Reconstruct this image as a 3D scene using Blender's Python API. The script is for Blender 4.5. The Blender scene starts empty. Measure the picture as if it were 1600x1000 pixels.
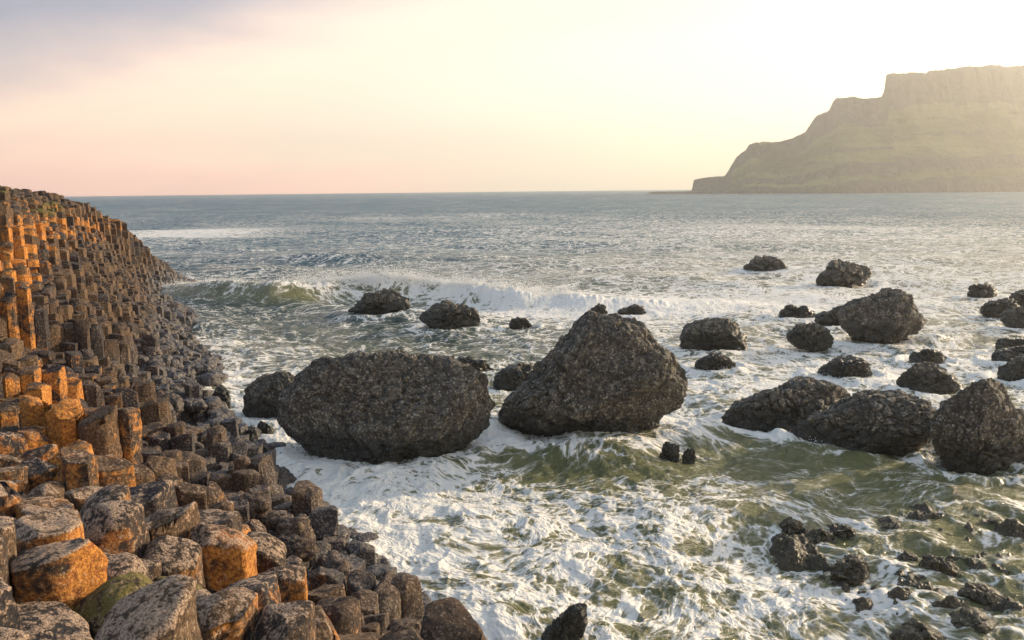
import bpy, math, random
import numpy as np
from mathutils import Matrix, Vector

# ------------------------------------------------------------------ camera
scene = bpy.context.scene
PW, PH, FPX = 1600.0, 1000.0, 1331.4          # photograph frame and focal length in its pixels
CAM_H = 6.0
PITCH = math.atan(204.0 / FPX)
ROLL = 0.0105
Fv = np.array([0.0, math.cos(PITCH), -math.sin(PITCH)])
U0 = np.array([0.0, math.sin(PITCH), math.cos(PITCH)])
R0 = np.array([1.0, 0.0, 0.0])
Rv = R0 * math.cos(ROLL) - U0 * math.sin(ROLL)
Uv = U0 * math.cos(ROLL) + R0 * math.sin(ROLL)
CAM = np.array([0.0, 0.0, CAM_H])
cam_data = bpy.data.cameras.new("camera")
cam_data.sensor_width = 36.0
cam_data.lens = 36.0 * FPX / PW
cam_data.clip_start = 0.1
cam_data.clip_end = 20000.0
cam = bpy.data.objects.new("camera", cam_data)
scene.collection.objects.link(cam)
m = Matrix.Identity(4)
for i in range(3):
    m[i][0] = Rv[i]; m[i][1] = Uv[i]; m[i][2] = -Fv[i]; m[i][3] = CAM[i]
cam.matrix_world = m
scene.camera = cam

# ------------------------------------------------------------------ light
SUN_AZ = math.radians(60.0)      # to the right of the view axis
SUN_EL = math.radians(15.0)
sun_dir = Vector((math.sin(SUN_AZ) * math.cos(SUN_EL), math.cos(SUN_AZ) * math.cos(SUN_EL), math.sin(SUN_EL)))
sd = bpy.data.lights.new("sun", 'SUN')
sd.energy = 5.0
sd.angle = math.radians(0.6)
sd.color = (1.0, 0.80, 0.55)
sun = bpy.data.objects.new("sun", sd)
scene.collection.objects.link(sun)
sun.rotation_euler = (-sun_dir).to_track_quat('-Z', 'Y').to_euler()

world = bpy.data.worlds.new("World")
scene.world = world
world.use_nodes = True
nt = world.node_tree
nt.nodes.clear()


class NT:
    """small helper for writing node trees"""
    def __init__(self, tree):
        self.t = tree

    def n(self, typ, **kw):
        nd = self.t.nodes.new(typ)
        for k, v in kw.items():
            setattr(nd, k, v)
        return nd

    def put(self, sock, v):
        if isinstance(v, bpy.types.NodeSocket):
            self.t.links.new(v, sock)
        elif v is not None:
            sock.default_value = v

    def math(self, op, a, b=None, c=None, clamp=False):
        nd = self.n('ShaderNodeMath', operation=op, use_clamp=clamp)
        for i, v in enumerate((a, b, c)):
            self.put(nd.inputs[i], v)
        return nd.outputs[0]

    def vmath(self, op, a, b=None, scale=None):
        nd = self.n('ShaderNodeVectorMath', operation=op)
        self.put(nd.inputs[0], a)
        if b is not None:
            self.put(nd.inputs[1], b)
        if scale is not None:
            self.put(nd.inputs['Scale'], scale)
        return nd.outputs[0]

    def step(self, x, lo, hi, to0=0.0, to1=1.0):
        nd = self.n('ShaderNodeMapRange', interpolation_type='SMOOTHSTEP')
        self.put(nd.inputs['Value'], x)
        self.put(nd.inputs['From Min'], lo); self.put(nd.inputs['From Max'], hi)
        self.put(nd.inputs['To Min'], to0); self.put(nd.inputs['To Max'], to1)
        return nd.outputs['Result']

    def mix(self, f, a, b, blend='MIX'):
        nd = self.n('ShaderNodeMix', data_type='RGBA', blend_type=blend)
        self.put(nd.inputs[0], f)
        for s, v in ((nd.inputs[6], a), (nd.inputs[7], b)):
            if isinstance(v, tuple) and len(v) == 3:
                v = v + (1.0,)
            self.put(s, v)
        return nd.outputs[2]

    def noise(self, vec, scale, detail=4.0, rough=0.55, dist=0.0, lac=2.0):
        nd = self.n('ShaderNodeTexNoise')
        self.put(nd.inputs['Vector'], vec)
        self.put(nd.inputs['Scale'], scale); self.put(nd.inputs['Detail'], detail)
        self.put(nd.inputs['Roughness'], rough); self.put(nd.inputs['Distortion'], dist)
        self.put(nd.inputs['Lacunarity'], lac)
        return nd

    def voro(self, vec, scale, feature='F1', rand=1.0):
        nd = self.n('ShaderNodeTexVoronoi', feature=feature)
        self.put(nd.inputs['Vector'], vec)
        self.put(nd.inputs['Scale'], scale)
        self.put(nd.inputs['Randomness'], rand)
        return nd

    def attr(self, name):
        nd = self.n('ShaderNodeAttribute', attribute_name=name)
        return nd

    def bump(self, height, strength, dist, normal=None):
        nd = self.n('ShaderNodeBump')
        self.put(nd.inputs['Height'], height); self.put(nd.inputs['Strength'], strength)
        self.put(nd.inputs['Distance'], dist)
        if normal is not None:
            self.put(nd.inputs['Normal'], normal)
        return nd.outputs[0]


W = NT(nt)
sky = W.n('ShaderNodeTexSky', sky_type='NISHITA', sun_disc=False)
sky.sun_elevation = SUN_EL
sky.sun_rotation = SUN_AZ
sky.air_density = 1.0; sky.dust_density = 2.0
tc = W.n('ShaderNodeTexCoord')
sep = W.n('ShaderNodeSeparateXYZ'); W.put(sep.inputs[0], tc.outputs['Generated'])
sx, sy, sz = sep.outputs
cl_vec = W.vmath('MULTIPLY', tc.outputs['Generated'], (1.5, 1.5, 6.0))
cn = W.noise(cl_vec, 1.6, 4.0, 0.5, 0.6).outputs['Fac']
# how far above the slanting edge of the thin bright cloud sheet
g = W.math('SUBTRACT', W.math('SUBTRACT', sz, W.math('MULTIPLY', sx, 0.32)), 0.255)
g = W.math('ADD', g, W.math('MULTIPLY', W.math('SUBTRACT', cn, 0.5), 0.10))
grey = W.step(g, -0.04, 0.07)
side = W.step(sx, -0.60, 0.06)
low = W.step(sz, 0.0, 0.10)
cream = W.mix(W.step(sx, 0.0, 0.5), (0.90, 0.76, 0.57), (0.66, 0.54, 0.385))
pink = W.mix(low, (2.1, 1.15, 0.76), (1.36, 0.92, 0.63))
veil = W.mix(side, pink, cream)
pale = W.step(W.math('ADD', g, W.math('MULTIPLY', W.math('SUBTRACT', cn, 0.5), 0.1)), -0.16, -0.05)
veil = W.mix(W.math('MULTIPLY', W.math('SUBTRACT', 1.0, pale), W.math('MULTIPLY', low, 0.85)), veil, (1.08, 0.86, 0.66))
# low pink cloud bank above the sea on the left
bank_n = W.noise(W.vmath('MULTIPLY', tc.outputs['Generated'], (3.0, 3.0, 14.0)), 2.0, 5.0, 0.55, 0.3).outputs['Fac']
bank = W.math('MULTIPLY', W.step(W.math('ADD', sz, W.math('MULTIPLY', W.math('SUBTRACT', bank_n, 0.5), 0.05)), 0.045, 0.015),
              W.step(sx, 0.12, -0.35))
veil = W.mix(W.math('MULTIPLY', bank, 0.75), veil, (1.45, 0.74, 0.58))
sm_ = W.n('ShaderNodeCombineXYZ'); W.put(sm_.inputs[0], W.math('MULTIPLY', g, 16.0)); W.put(sm_.inputs[1], W.math('MULTIPLY', sx, 1.6))
strk = W.noise(sm_.outputs[0], 1.0, 4, 0.5, 0.4).outputs['Fac']
strk = W.math('MULTIPLY', W.step(strk, 0.46, 0.64), W.math('MULTIPLY', W.step(g, -0.20, -0.08), W.step(sx, 0.0, -0.4)))
veil = W.mix(W.math('MULTIPLY', strk, 0.65), veil, (1.15, 0.74, 0.56))
upper = W.mix(W.step(sz, 0.16, 0.5), (0.27, 0.25, 0.32), (0.26, 0.34, 0.45))
col = W.mix(grey, veil, upper)
col = W.mix(W.step(sz, -0.02, -0.2), col, (0.12, 0.13, 0.13))
bg1 = W.n('ShaderNodeBackground'); W.put(bg1.inputs[0], sky.outputs[0]); bg1.inputs[1].default_value = 0.05
bg2 = W.n('ShaderNodeBackground'); W.put(bg2.inputs[0], col); bg2.inputs[1].default_value = 0.98
add = W.n('ShaderNodeAddShader'); W.put(add.inputs[0], bg1.outputs[0]); W.put(add.inputs[1], bg2.outputs[0])
out = W.n('ShaderNodeOutputWorld'); W.put(out.inputs[0], add.outputs[0])

scene.view_settings.view_transform = 'Standard'
scene.view_settings.look = 'None'
scene.view_settings.exposure = 0.25
scene.view_settings.gamma = 1.0
scene.render.engine = 'CYCLES'
scene.cycles.use_denoising = True
scene.cycles.max_bounces = 6
scene.cycles.volume_bounces = 1
scene.cycles.use_adaptive_sampling = True

# ------------------------------------------------------------------ numeric helpers
rng = np.random.default_rng(7)
random.seed(7)


def ray(px, py):
    d = Fv + Rv * (px - PW / 2) / FPX + Uv * (PH / 2 - py) / FPX
    return d


def at_z(px, py, z=0.0):
    d = ray(px, py)
    return CAM + d * (z - CAM_H) / d[2]


def at_y(px, py, y):
    d = ray(px, py)
    return CAM + d * y / d[1]


def project(P):
    q = np.asarray(P) - CAM
    z = q @ Fv
    return PW / 2 + FPX * (q @ Rv) / z, PH / 2 - FPX * (q @ Uv) / z, z


def _hash(ix, iy, iz, s):
    h = (ix.astype(np.int64) * 374761393 + iy.astype(np.int64) * 668265263 + iz.astype(np.int64) * 1442695041 + s * 974634777) & 0xFFFFFFFF
    h = ((h ^ (h >> 13)) * 1274126177) & 0xFFFFFFFF
    h = ((h ^ (h >> 16)) * 2246822519) & 0xFFFFFFFF
    return ((h ^ (h >> 15)) & 0xFFFFFF) / float(0xFFFFFF)


def vnoise(x, y, z=None, s=0):
    """smooth value noise in -1..1"""
    if z is None:
        z = np.zeros_like(x)
    ix, iy, iz = np.floor(x), np.floor(y), np.floor(z)
    fx, fy, fz = x - ix, y - iy, z - iz
    fx = fx * fx * fx * (fx * (fx * 6 - 15) + 10); fy = fy * fy * fy * (fy * (fy * 6 - 15) + 10); fz = fz * fz * fz * (fz * (fz * 6 - 15) + 10)
    flat = not np.any(fz)
    r = 0.0
    for dz in ((0,) if flat else (0, 1)):
        wz = 1.0 if flat else (fz if dz else 1 - fz)
        for dy in (0, 1):
            wy = fy if dy else 1 - fy
            for dx in (0, 1):
                wx = fx if dx else 1 - fx
                r = r + _hash(ix + dx, iy + dy, iz + dz, s) * wx * wy * wz
    return r * 2 - 1


def fbm(x, y, z=None, octv=4, s=0, gain=0.5):
    a, r, t = 1.0, 0.0, 0.0
    for o in range(octv):
        r = r + a * vnoise(x, y, z, s + o * 17)
        t += a
        a *= gain
        x = x * 2.03 + 3.7; y = y * 2.03 + 1.3
        if z is not None:
            z = z * 2.03 + 9.1
    return r / t


def worley(P, s=0):
    """F1, F2 distances and a random value per cell for points P (n,3)"""
    c = np.floor(P)
    f1 = np.full(len(P), 9.0); f2 = np.full(len(P), 9.0); rv = np.zeros(len(P))
    for dx in (-1, 0, 1):
        for dy in (-1, 0, 1):
            for dz in (-1, 0, 1):
                q = c + (dx, dy, dz)
                pt = q + np.stack([_hash(q[:, 0], q[:, 1], q[:, 2], s + k) for k in (1, 2, 3)], 1)
                d = np.linalg.norm(P - pt, axis=1)
                r = _hash(q[:, 0], q[:, 1], q[:, 2], s + 5)
                nearer = d < f1
                f2 = np.where(nearer, f1, np.minimum(f2, d))
                rv = np.where(nearer, r, rv)
                f1 = np.where(nearer, d, f1)
    return f1, f2, rv


def sstep(x, a, b):
    t = np.clip((x - a) / (b - a), 0, 1)
    return t * t * (3 - 2 * t)


def mesh_from(name, V, faces, mat, smooth=True, attrs=None):
    me = bpy.data.meshes.new(name)
    V = np.asarray(V, dtype=np.float32)
    if isinstance(faces, np.ndarray):
        k = faces.shape[1]
        me.vertices.add(len(V)); me.vertices.foreach_set('co', V.ravel())
        me.loops.add(faces.size); me.loops.foreach_set('vertex_index', faces.astype(np.int32).ravel())
        me.polygons.add(len(faces))
        me.polygons.foreach_set('loop_start', np.arange(0, faces.size, k, dtype=np.int32))
        me.polygons.foreach_set('loop_total', np.full(len(faces), k, dtype=np.int32))
        me.update(calc_edges=True)
    else:
        me.from_pydata([tuple(map(float, v)) for v in V], [], faces)
        me.update()
    me.polygons.foreach_set('use_smooth', np.full(len(me.polygons), smooth, dtype=bool))
    for k, v in (attrs or {}).items():
        v = np.asarray(v, dtype=np.float32)
        if v.ndim == 1:
            a = me.attributes.new(k, 'FLOAT', 'POINT'); a.data.foreach_set('value', v)
        else:
            a = me.attributes.new(k, 'FLOAT_VECTOR', 'POINT'); a.data.foreach_set('vector', v.ravel())
    if mat:
        me.materials.append(mat)
    return me


def link(name, me, label=None, cat=None, group=None, kind=None, loc=None):
    o = bpy.data.objects.new(name, me)
    scene.collection.objects.link(o)
    if loc is not None:
        o.location = tuple(map(float, loc))
    if label: o['label'] = label
    if cat: o['category'] = cat
    if group: o['group'] = group
    if kind: o['kind'] = kind
    return o


def new_mat(name):
    mt = bpy.data.materials.new(name)
    mt.use_nodes = True
    t = mt.node_tree
    t.nodes.clear()
    h = NT(t)
    o = h.n('ShaderNodeOutputMaterial')
    p = h.n('ShaderNodeBsdfPrincipled')
    h.put(o.inputs[0], p.outputs[0])
    return mt, h, p


# ------------------------------------------------------------------ materials
def column_material():
    mt, h, p = new_mat('lichened_basalt')
    geo = h.n('ShaderNodeNewGeometry')
    pos = geo.outputs['Position']
    sepp = h.n('ShaderNodeSeparateXYZ'); h.put(sepp.inputs[0], pos)
    # attribute: x orange lichen, y top lichen / speckle, z moss
    at = h.attr('tint')
    sa = h.n('ShaderNodeSeparateXYZ'); h.put(sa.inputs[0], at.outputs['Vector'])
    orange_a, grey_a, moss_a = sa.outputs
    rnd = h.attr('rnd').outputs['Fac']
    top = h.attr('top').outputs['Fac']
    n1 = h.noise(pos, 2.2, 5, 0.6).outputs['Fac']
    n2 = h.noise(pos, 9.0, 6, 0.65, 0.4).outputs['Fac']
    n3 = h.noise(pos, 30.0, 5, 0.7).outputs['Fac']
    n4 = h.noise(pos, 75.0, 3, 0.6).outputs['Fac']
    base = h.mix(h.step(n2, 0.3, 0.7), (0.018, 0.013, 0.012), (0.115, 0.068, 0.038))
    base = h.mix(h.step(rnd, 0.45, 0.8), base, h.mix(h.step(n3, .35, .65), (0.05, 0.030, 0.018), (0.19, 0.112, 0.055)))
    base = h.mix(h.step(rnd, 0.34, 0.1), base, (0.026, 0.022, 0.025))
    base = h.mix(h.step(n3, 0.53, 0.64), base, (0.24, 0.17, 0.12))
    # orange lichen and iron staining, mostly on the sides
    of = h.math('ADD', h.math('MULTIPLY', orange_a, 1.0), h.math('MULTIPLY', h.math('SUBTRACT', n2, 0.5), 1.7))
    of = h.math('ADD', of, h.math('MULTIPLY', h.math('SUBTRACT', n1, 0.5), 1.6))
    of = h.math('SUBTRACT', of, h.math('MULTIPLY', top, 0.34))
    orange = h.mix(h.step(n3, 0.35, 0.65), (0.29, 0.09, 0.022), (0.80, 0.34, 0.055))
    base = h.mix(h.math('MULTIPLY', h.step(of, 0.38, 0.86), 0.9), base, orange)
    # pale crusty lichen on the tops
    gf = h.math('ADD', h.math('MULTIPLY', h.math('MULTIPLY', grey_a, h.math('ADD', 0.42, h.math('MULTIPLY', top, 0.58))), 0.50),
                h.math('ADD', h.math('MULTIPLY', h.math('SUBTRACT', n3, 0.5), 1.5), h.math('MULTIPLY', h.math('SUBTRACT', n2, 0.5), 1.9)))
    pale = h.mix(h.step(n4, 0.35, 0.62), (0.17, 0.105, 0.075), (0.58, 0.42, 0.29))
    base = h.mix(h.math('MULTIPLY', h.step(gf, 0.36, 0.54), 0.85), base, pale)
    dk = h.voro(pos, 26.0, 'F1').outputs['Distance']
    base = h.mix(h.math('MULTIPLY', h.math('MULTIPLY', h.step(dk, 0.32, 0.1), h.step(n2, 0.42, 0.6)), 0.75), base, (0.035, 0.028, 0.026))
    mf = h.math('ADD', h.math('MULTIPLY', moss_a, h.math('ADD', 0.5, h.math('MULTIPLY', top, 0.5))), h.math('MULTIPLY', h.math('SUBTRACT', n2, 0.5), 1.4))
    base = h.mix(h.math('MULTIPLY', h.step(mf, 0.45, 0.7), 0.9), base, h.mix(n3, (0.045, 0.05, 0.010), (0.22, 0.17, 0.02)))
    # the black, wet tidal band near the water
    wz = h.math('ADD', sepp.outputs[2], h.math('MULTIPLY', h.math('SUBTRACT', n1, 0.5), 1.2))
    wet = h.step(wz, 1.9, 0.7)
    wetc = h.mix(h.step(n3, 0.50, 0.60), (0.026, 0.024, 0.027), (0.26, 0.215, 0.19))
    base = h.mix(wet, base, wetc)
    h.put(p.inputs['Base Color'], base)
    h.put(p.inputs['Roughness'], h.math('SUBTRACT', 0.92, h.math('MULTIPLY', wet, 0.55)))
    hh = h.math('ADD', h.math('MULTIPLY', n2, 1.0), h.math('ADD', h.math('MULTIPLY', n3, 0.45), h.math('MULTIPLY', n4, 0.15)))
    h.put(p.inputs['Normal'], h.bump(hh, 1.0, 0.05))
    return mt


def boulder_material(name='sea_boulder_basalt', wet_dark=(0.030, 0.029, 0.022), wet_pale=(0.13, 0.11, 0.08)):
    mt, h, p = new_mat(name)
    geo = h.n('ShaderNodeNewGeometry')
    pos = geo.outputs['Position']
    sepp = h.n('ShaderNodeSeparateXYZ'); h.put(sepp.inputs[0], pos)
    n1 = h.noise(pos, 1.1, 5, 0.6).outputs['Fac']
    n2 = h.noise(pos, 5.5, 6, 0.65, 0.3).outputs['Fac']
    n3 = h.noise(pos, 17.0, 5, 0.7, 0.3).outputs['Fac']
    v = h.voro(pos, 7.0, 'F1').outputs['Distance']
    crack = h.attr('crack').outputs['Fac']
    base = h.mix(n1, (0.062, 0.058, 0.047), (0.155, 0.140, 0.112))
    base = h.mix(h.step(h.math('ADD', n2, h.math('MULTIPLY', sepp.outputs[2], -0.12)), 0.44, 0.56), base, (0.075, 0.072, 0.034))
    base = h.mix(h.math('MULTIPLY', h.step(n3, 0.52, 0.62), h.step(n1, 0.34, 0.56, 0.35, 1.0)), base, (0.38, 0.31, 0.22))
    base = h.mix(h.step(n3, 0.46, 0.36), base, (0.022, 0.020, 0.018))
    base = h.mix(h.math('MULTIPLY', h.step(v, 0.36, 0.16), h.math('MULTIPLY', h.step(n2, 0.46, 0.58), h.step(n1, 0.40, 0.58))), base, (0.42, 0.36, 0.28))
    base = h.mix(h.math('MULTIPLY', h.step(h.math('ADD', n2, h.math('MULTIPLY', n1, 0.6)), 0.93, 1.06), 0.5), base, (0.20, 0.12, 0.06))
    v2 = h.voro(h.vmath('ADD', pos, h.vmath('SCALE', h.noise(pos, 9.0, 2).outputs['Color'], scale=0.06)), 13.0, 'F1').outputs['Distance']
    base = h.mix(h.math('MULTIPLY', h.math('MULTIPLY', h.step(v2, 0.34, 0.22), h.step(n2, 0.40, 0.56)), 0.85), base, (0.50, 0.44, 0.35))
    base = h.mix(h.math('MULTIPLY', crack, 0.7), base, (0.022, 0.020, 0.018))
    wz = h.math('ADD', sepp.outputs[2], h.math('MULTIPLY', h.math('SUBTRACT', n2, 0.5), 0.7))
    wet = h.step(wz, 0.85, 0.55)
    base = h.mix(wet, base, h.mix(h.step(n3, 0.54, 0.66), wet_dark, wet_pale))
    h.put(p.inputs['Base Color'], base)
    h.put(p.inputs['Roughness'], h.math('SUBTRACT', 0.85, h.math('MULTIPLY', wet, 0.62)))
    hh = h.math('ADD', h.math('MULTIPLY', n2, 1.0), h.math('ADD', h.math('MULTIPLY', n3, 0.5), h.math('MULTIPLY', v, -0.4)))
    h.put(p.inputs['Normal'], h.bump(hh, 1.0, 0.075))
    return mt


def water_material():
    mt, h, p = new_mat('sea_water')
    out = [n for n in mt.node_tree.nodes if n.type == 'OUTPUT_MATERIAL'][0]
    geo = h.n('ShaderNodeNewGeometry')
    pos = geo.outputs['Position']
    fl = h.attr('flow')            # world xy advected by the swell and wash, in metres
    fv = fl.outputs['Vector']
    mk = h.attr('masks')
    sm = h.n('ShaderNodeSeparateXYZ'); h.put(sm.inputs[0], mk.outputs['Vector'])
    foam_a, shallow, far = sm.outputs
    # warped coordinates
    w1 = h.noise(fv, 0.9, 4, 0.55)
    w1c = h.vmath('SUBTRACT', w1.outputs['Color'], (0.5, 0.5, 0.5))
    w2 = h.noise(fv, 3.4, 3, 0.5)
    w2c = h.vmath('SUBTRACT', w2.outputs['Color'], (0.5, 0.5, 0.5))
    q = h.vmath('ADD', fv, h.vmath('SCALE', w1c, scale=1.3))
    q = h.vmath('ADD', q, h.vmath('SCALE', w2c, scale=0.30))
    q2 = h.vmath('ADD', fv, h.vmath('SCALE', w1c, scale=0.9))
    q2 = h.vmath('ADD', q2, h.vmath('SCALE', w2c, scale=0.26))
    e1 = h.voro(q, 1.35, 'DISTANCE_TO_EDGE').outputs['Distance']
    e2 = h.voro(q2, 4.2, 'DISTANCE_TO_EDGE').outputs['Distance']
    e3 = h.voro(h.vmath('ADD', fv, h.vmath('SCALE', w2c, scale=0.35)), 10.0, 'DISTANCE_TO_EDGE').outputs['Distance']
    nb = h.noise(q, 0.7, 5, 0.6).outputs['Fac']
    nf = h.noise(q2, 4.0, 6, 0.7).outputs['Fac']
    nm = h.noise(q, 1.9, 5, 0.62).outputs['Fac']
    # foam amount: mask + noise - holes
    a = h.math('ADD', foam_a, h.math('MULTIPLY', h.math('SUBTRACT', nb, 0.5), 1.8))
    a = h.math('ADD', a, h.math('MULTIPLY', h.math('SUBTRACT', nm, 0.5), 1.4))
    a = h.math('ADD', a, h.math('MULTIPLY', h.math('SUBTRACT', nf, 0.5), 0.75))
    a = h.math('ADD', a, h.step(e1, 0.26, 0.0, -0.26, 0.40))
    a = h.math('ADD', a, h.step(e2, 0.28, 0.0, -0.24, 0.36))
    a = h.math('ADD', a, h.step(e3, 0.28, 0.0, -0.14, 0.22))
    st = h.n('ShaderNodeMapping'); st.inputs['Rotation'].default_value = (0, 0, 0.55); st.inputs['Scale'].default_value = (0.55, 2.6, 1.0)
    h.put(st.inputs['Vector'], h.vmath('ADD', fv, h.vmath('SCALE', w1c, scale=0.8)))
    ns = h.noise(st.outputs[0], 1.7, 3, 0.55).outputs['Fac']
    a = h.math('ADD', a, h.math('MULTIPLY', h.math('SUBTRACT', ns, 0.5), 1.3))
    foam = h.step(a, 0.46, 1.12)
    thin = h.step(a, 0.18, 0.72, 0.0, 0.30)
    foam = h.math('MAXIMUM', foam, thin)
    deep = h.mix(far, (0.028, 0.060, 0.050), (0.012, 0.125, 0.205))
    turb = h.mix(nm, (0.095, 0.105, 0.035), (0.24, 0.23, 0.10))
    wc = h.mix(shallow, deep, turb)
    h.put(p.inputs['Base Color'], wc)
    p.inputs['IOR'].default_value = 1.33
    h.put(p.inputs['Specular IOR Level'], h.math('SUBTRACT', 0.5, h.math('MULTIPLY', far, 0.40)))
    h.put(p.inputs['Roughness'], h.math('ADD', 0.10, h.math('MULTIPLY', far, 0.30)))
    # ripples
    rp = h.noise(h.vmath('MULTIPLY', pos, (1.0, 1.6, 1.0)), 2.6, 7, 0.66, 0.3).outputs['Fac']
    rbig = h.noise(h.vmath('MULTIPLY', pos, (0.35, 0.8, 1.0)), 0.8, 6, 0.66, 0.2).outputs['Fac']
    rh = h.math('ADD', h.math('MULTIPLY', rp, 0.22), h.math('MULTIPLY', rbig, h.math('ADD', 0.1, h.math('MULTIPLY', far, 2.4))))
    h.put(p.inputs['Normal'], h.bump(rh, 1.0, 0.9))
    f = h.n('ShaderNodeBsdfPrincipled')
    fc = h.mix(h.step(a, 0.6, 1.25), (0.60, 0.55, 0.44), (0.88, 0.83, 0.74))
    h.put(f.inputs['Base Color'], fc)
    f.inputs['Roughness'].default_value = 0.5
    fh = h.math('ADD', h.math('MULTIPLY', a, 0.6), h.math('MULTIPLY', nf, 1.0))
    h.put(f.inputs['Normal'], h.bump(fh, 0.8, 0.04))
    mx = h.n('ShaderNodeMixShader')
    h.put(mx.inputs[0], foam); h.put(mx.inputs[1], p.outputs[0]); h.put(mx.inputs[2], f.outputs[0])
    h.put(out.inputs[0], mx.outputs[0])
    return mt


def spray_material():
    mt, h, p = new_mat('sea_spray')
    p.inputs['Base Color'].default_value = (0.88, 0.88, 0.86, 1)
    p.inputs['Roughness'].default_value = 0.6
    return mt


def cliff_material():
    mt, h, p = new_mat('grassed_cliff')
    geo = h.n('ShaderNodeNewGeometry')
    pos = geo.outputs['Position']
    rock = h.attr('rock').outputs['Fac']
    n1 = h.noise(h.vmath('MULTIPLY', pos, (1.0, 1.0, 2.2)), 0.02, 6, 0.6, 0.4).outputs['Fac']
    n2 = h.noise(h.vmath('MULTIPLY', pos, (1.0, 1.0, 0.12)), 0.16, 5, 0.6).outputs['Fac']
    n3 = h.noise(h.vmath('MULTIPLY', pos, (0.25, 0.25, 2.2)), 0.06, 5, 0.6, 0.3).outputs['Fac']
    grass = h.mix(h.step(n1, 0.35, 0.65), (0.115, 0.11, 0.05), (0.25, 0.23, 0.10))
    grass = h.mix(h.step(n3, 0.50, 0.64), grass, (0.16, 0.125, 0.080))
    stone = h.mix(n2, (0.05, 0.043, 0.036), (0.22, 0.18, 0.145))
    f = h.step(h.math('ADD', rock, h.math('MULTIPLY', h.math('SUBTRACT', n3, 0.5), 0.9)), 0.4, 0.65)
    h.put(p.inputs['Base Color'], h.mix(f, grass, stone))
    p.inputs['Roughness'].default_value = 1.0
    p.inputs['Specular IOR Level'].default_value = 0.1
    h.put(p.inputs['Normal'], h.bump(h.math('ADD', n2, n1), 1.0, 6.0))
    return mt


M_COL = column_material()
M_BLD = boulder_material()
M_REEF = boulder_material('reef_rock', (0.055, 0.045, 0.025), (0.26, 0.21, 0.13))
M_SEA = water_material()
M_SPRAY = spray_material()
M_CLIFF = cliff_material()

# ------------------------------------------------------------------ shore terrain: control points
CP = []


def cz(px, py, z):
    CP.append(tuple(at_z(px, py, z)))


def cy(px, py, y):
    CP.append(tuple(at_y(px, py, y)))


SHORE = [(700, 1010), (650, 965), (575, 880), (500, 805), (440, 755), (415, 705), (365, 655), (340, 600), (290, 530), (250, 470), (232, 445), (252, 432)]
shore_w = [at_z(a, b, 0.0) for a, b in SHORE]
for p_ in shore_w:
    CP.append((p_[0], p_[1], 0.0))
    CP.append((p_[0] + 0.05 * p_[1] + 0.6, p_[1] + 0.3, -1.0))
    CP.append((p_[0] + 0.12 * p_[1] + 1.6, p_[1] + 0.6, -2.2))
for a in [(0, 985, 3.5), (-120, 900, 3.6), (100, 960, 3.4), (200, 970, 3.3), (300, 970, 3.2), (400, 985, 3.05), (465, 960, 2.75),
          (0, 850, 3.45), (100, 850, 3.3), (200, 850, 3.2), (290, 850, 3.05), (350, 850, 2.85), (400, 900, 2.9), (-150, 800, 3.6),
          (0, 745, 3.3), (80, 730, 3.1), (150, 740, 2.95), (235, 785, 2.95),
          (430, 850, 1.75), (500, 930, 1.75), (530, 985, 1.6), (370, 790, 1.55), (280, 735, 1.5), (590, 985, 1.0), (470, 830, 0.9), (610, 950, 0.6),
          (540, 880, 0.8), (400, 755, 0.7), (350, 700, 0.6),
          (-150, 660, 3.0), (0, 650, 2.6), (60, 640, 2.45), (130, 650, 2.2), (210, 640, 1.75), (280, 660, 1.0), (320, 640, 0.6),
          (-150, 560, 2.8), (0, 565, 2.4), (80, 565, 2.1), (150, 570, 1.6), (220, 575, 0.95), (275, 575, 0.5),
          (-150, 480, 3.5), (0, 500, 3.0), (80, 500, 2.8), (150, 505, 2.3), (210, 510, 1.4), (250, 500, 0.6),
          (-150, 440, 4.0), (0, 440, 3.7), (80, 440, 3.6), (140, 443, 3.1), (190, 450, 2.2)]:
    cz(*a)
for a in [(-150, 420, 22), (0, 425, 25), (70, 425, 26), (-150, 300, 24), (0, 335, 27), (55, 345, 29.5), (0, 297, 32), (60, 312, 36),
          (100, 322, 42), (130, 326, 46), (150, 334, 48.5), (165, 340, 50), (195, 355, 53), (207, 364, 54.5), (222, 378, 56), (236, 394, 57.5), (246, 408, 59),
          (80, 385, 31), (110, 400, 34), (150, 410, 40), (185, 425, 46), (215, 432, 52), (90, 350, 36), (130, 370, 42), (170, 390, 48), (-150, 290, 34)]:
    cy(*a)
# the far side of the headland falls back to the sea
for a in [(-24, 44, 5.6), (-30, 52, 4.6), (-34, 60, 2.0), (-30, 64, -0.8), (-36, 66, -0.9), (-45, 70, -1.0), (-36, 40, 6.2), (-50, 55, 3.0), (-26, 68, -2.2),
          (-2, 2, 3.9), (-6, 3, 3.9), (-8, 1, 4.2), (0, 0, 4.1), (2.0, 5, 1.0), (1.6, 8, -0.5), (4, 3, -0.2), (4, 8, -1.8), (0.6, 4.5, 2.4), (-0.2, 5.6, 2.5), (-24, 16, 4.6)]:
    CP.append(a)
CP = np.array(CP)


def tps_fit(P, z, lam=0.02):
    # distances are compared on a log-like scale so near detail survives beside far points
    n = len(P)
    d = np.linalg.norm(P[:, None] - P[None], axis=2)
    A = np.zeros((n + 3, n + 3))
    A[:n, :n] = -d + lam * np.eye(n)
    A[:n, n] = 1; A[:n, n + 1:] = P
    A[n, :n] = 1; A[n + 1:, :n] = P.T
    return np.linalg.solve(A, np.concatenate([z, np.zeros(3)]))


def warp(X, Y):
    r = np.hypot(X, Y + 1.0)
    a = np.arctan2(X, Y + 1.0)
    return np.stack([a * 6.0, np.log(r) * 6.0], -1)


TW = tps_fit(warp(CP[:, 0], CP[:, 1]), CP[:, 2], 0.008)
TP = warp(CP[:, 0], CP[:, 1])


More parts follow.
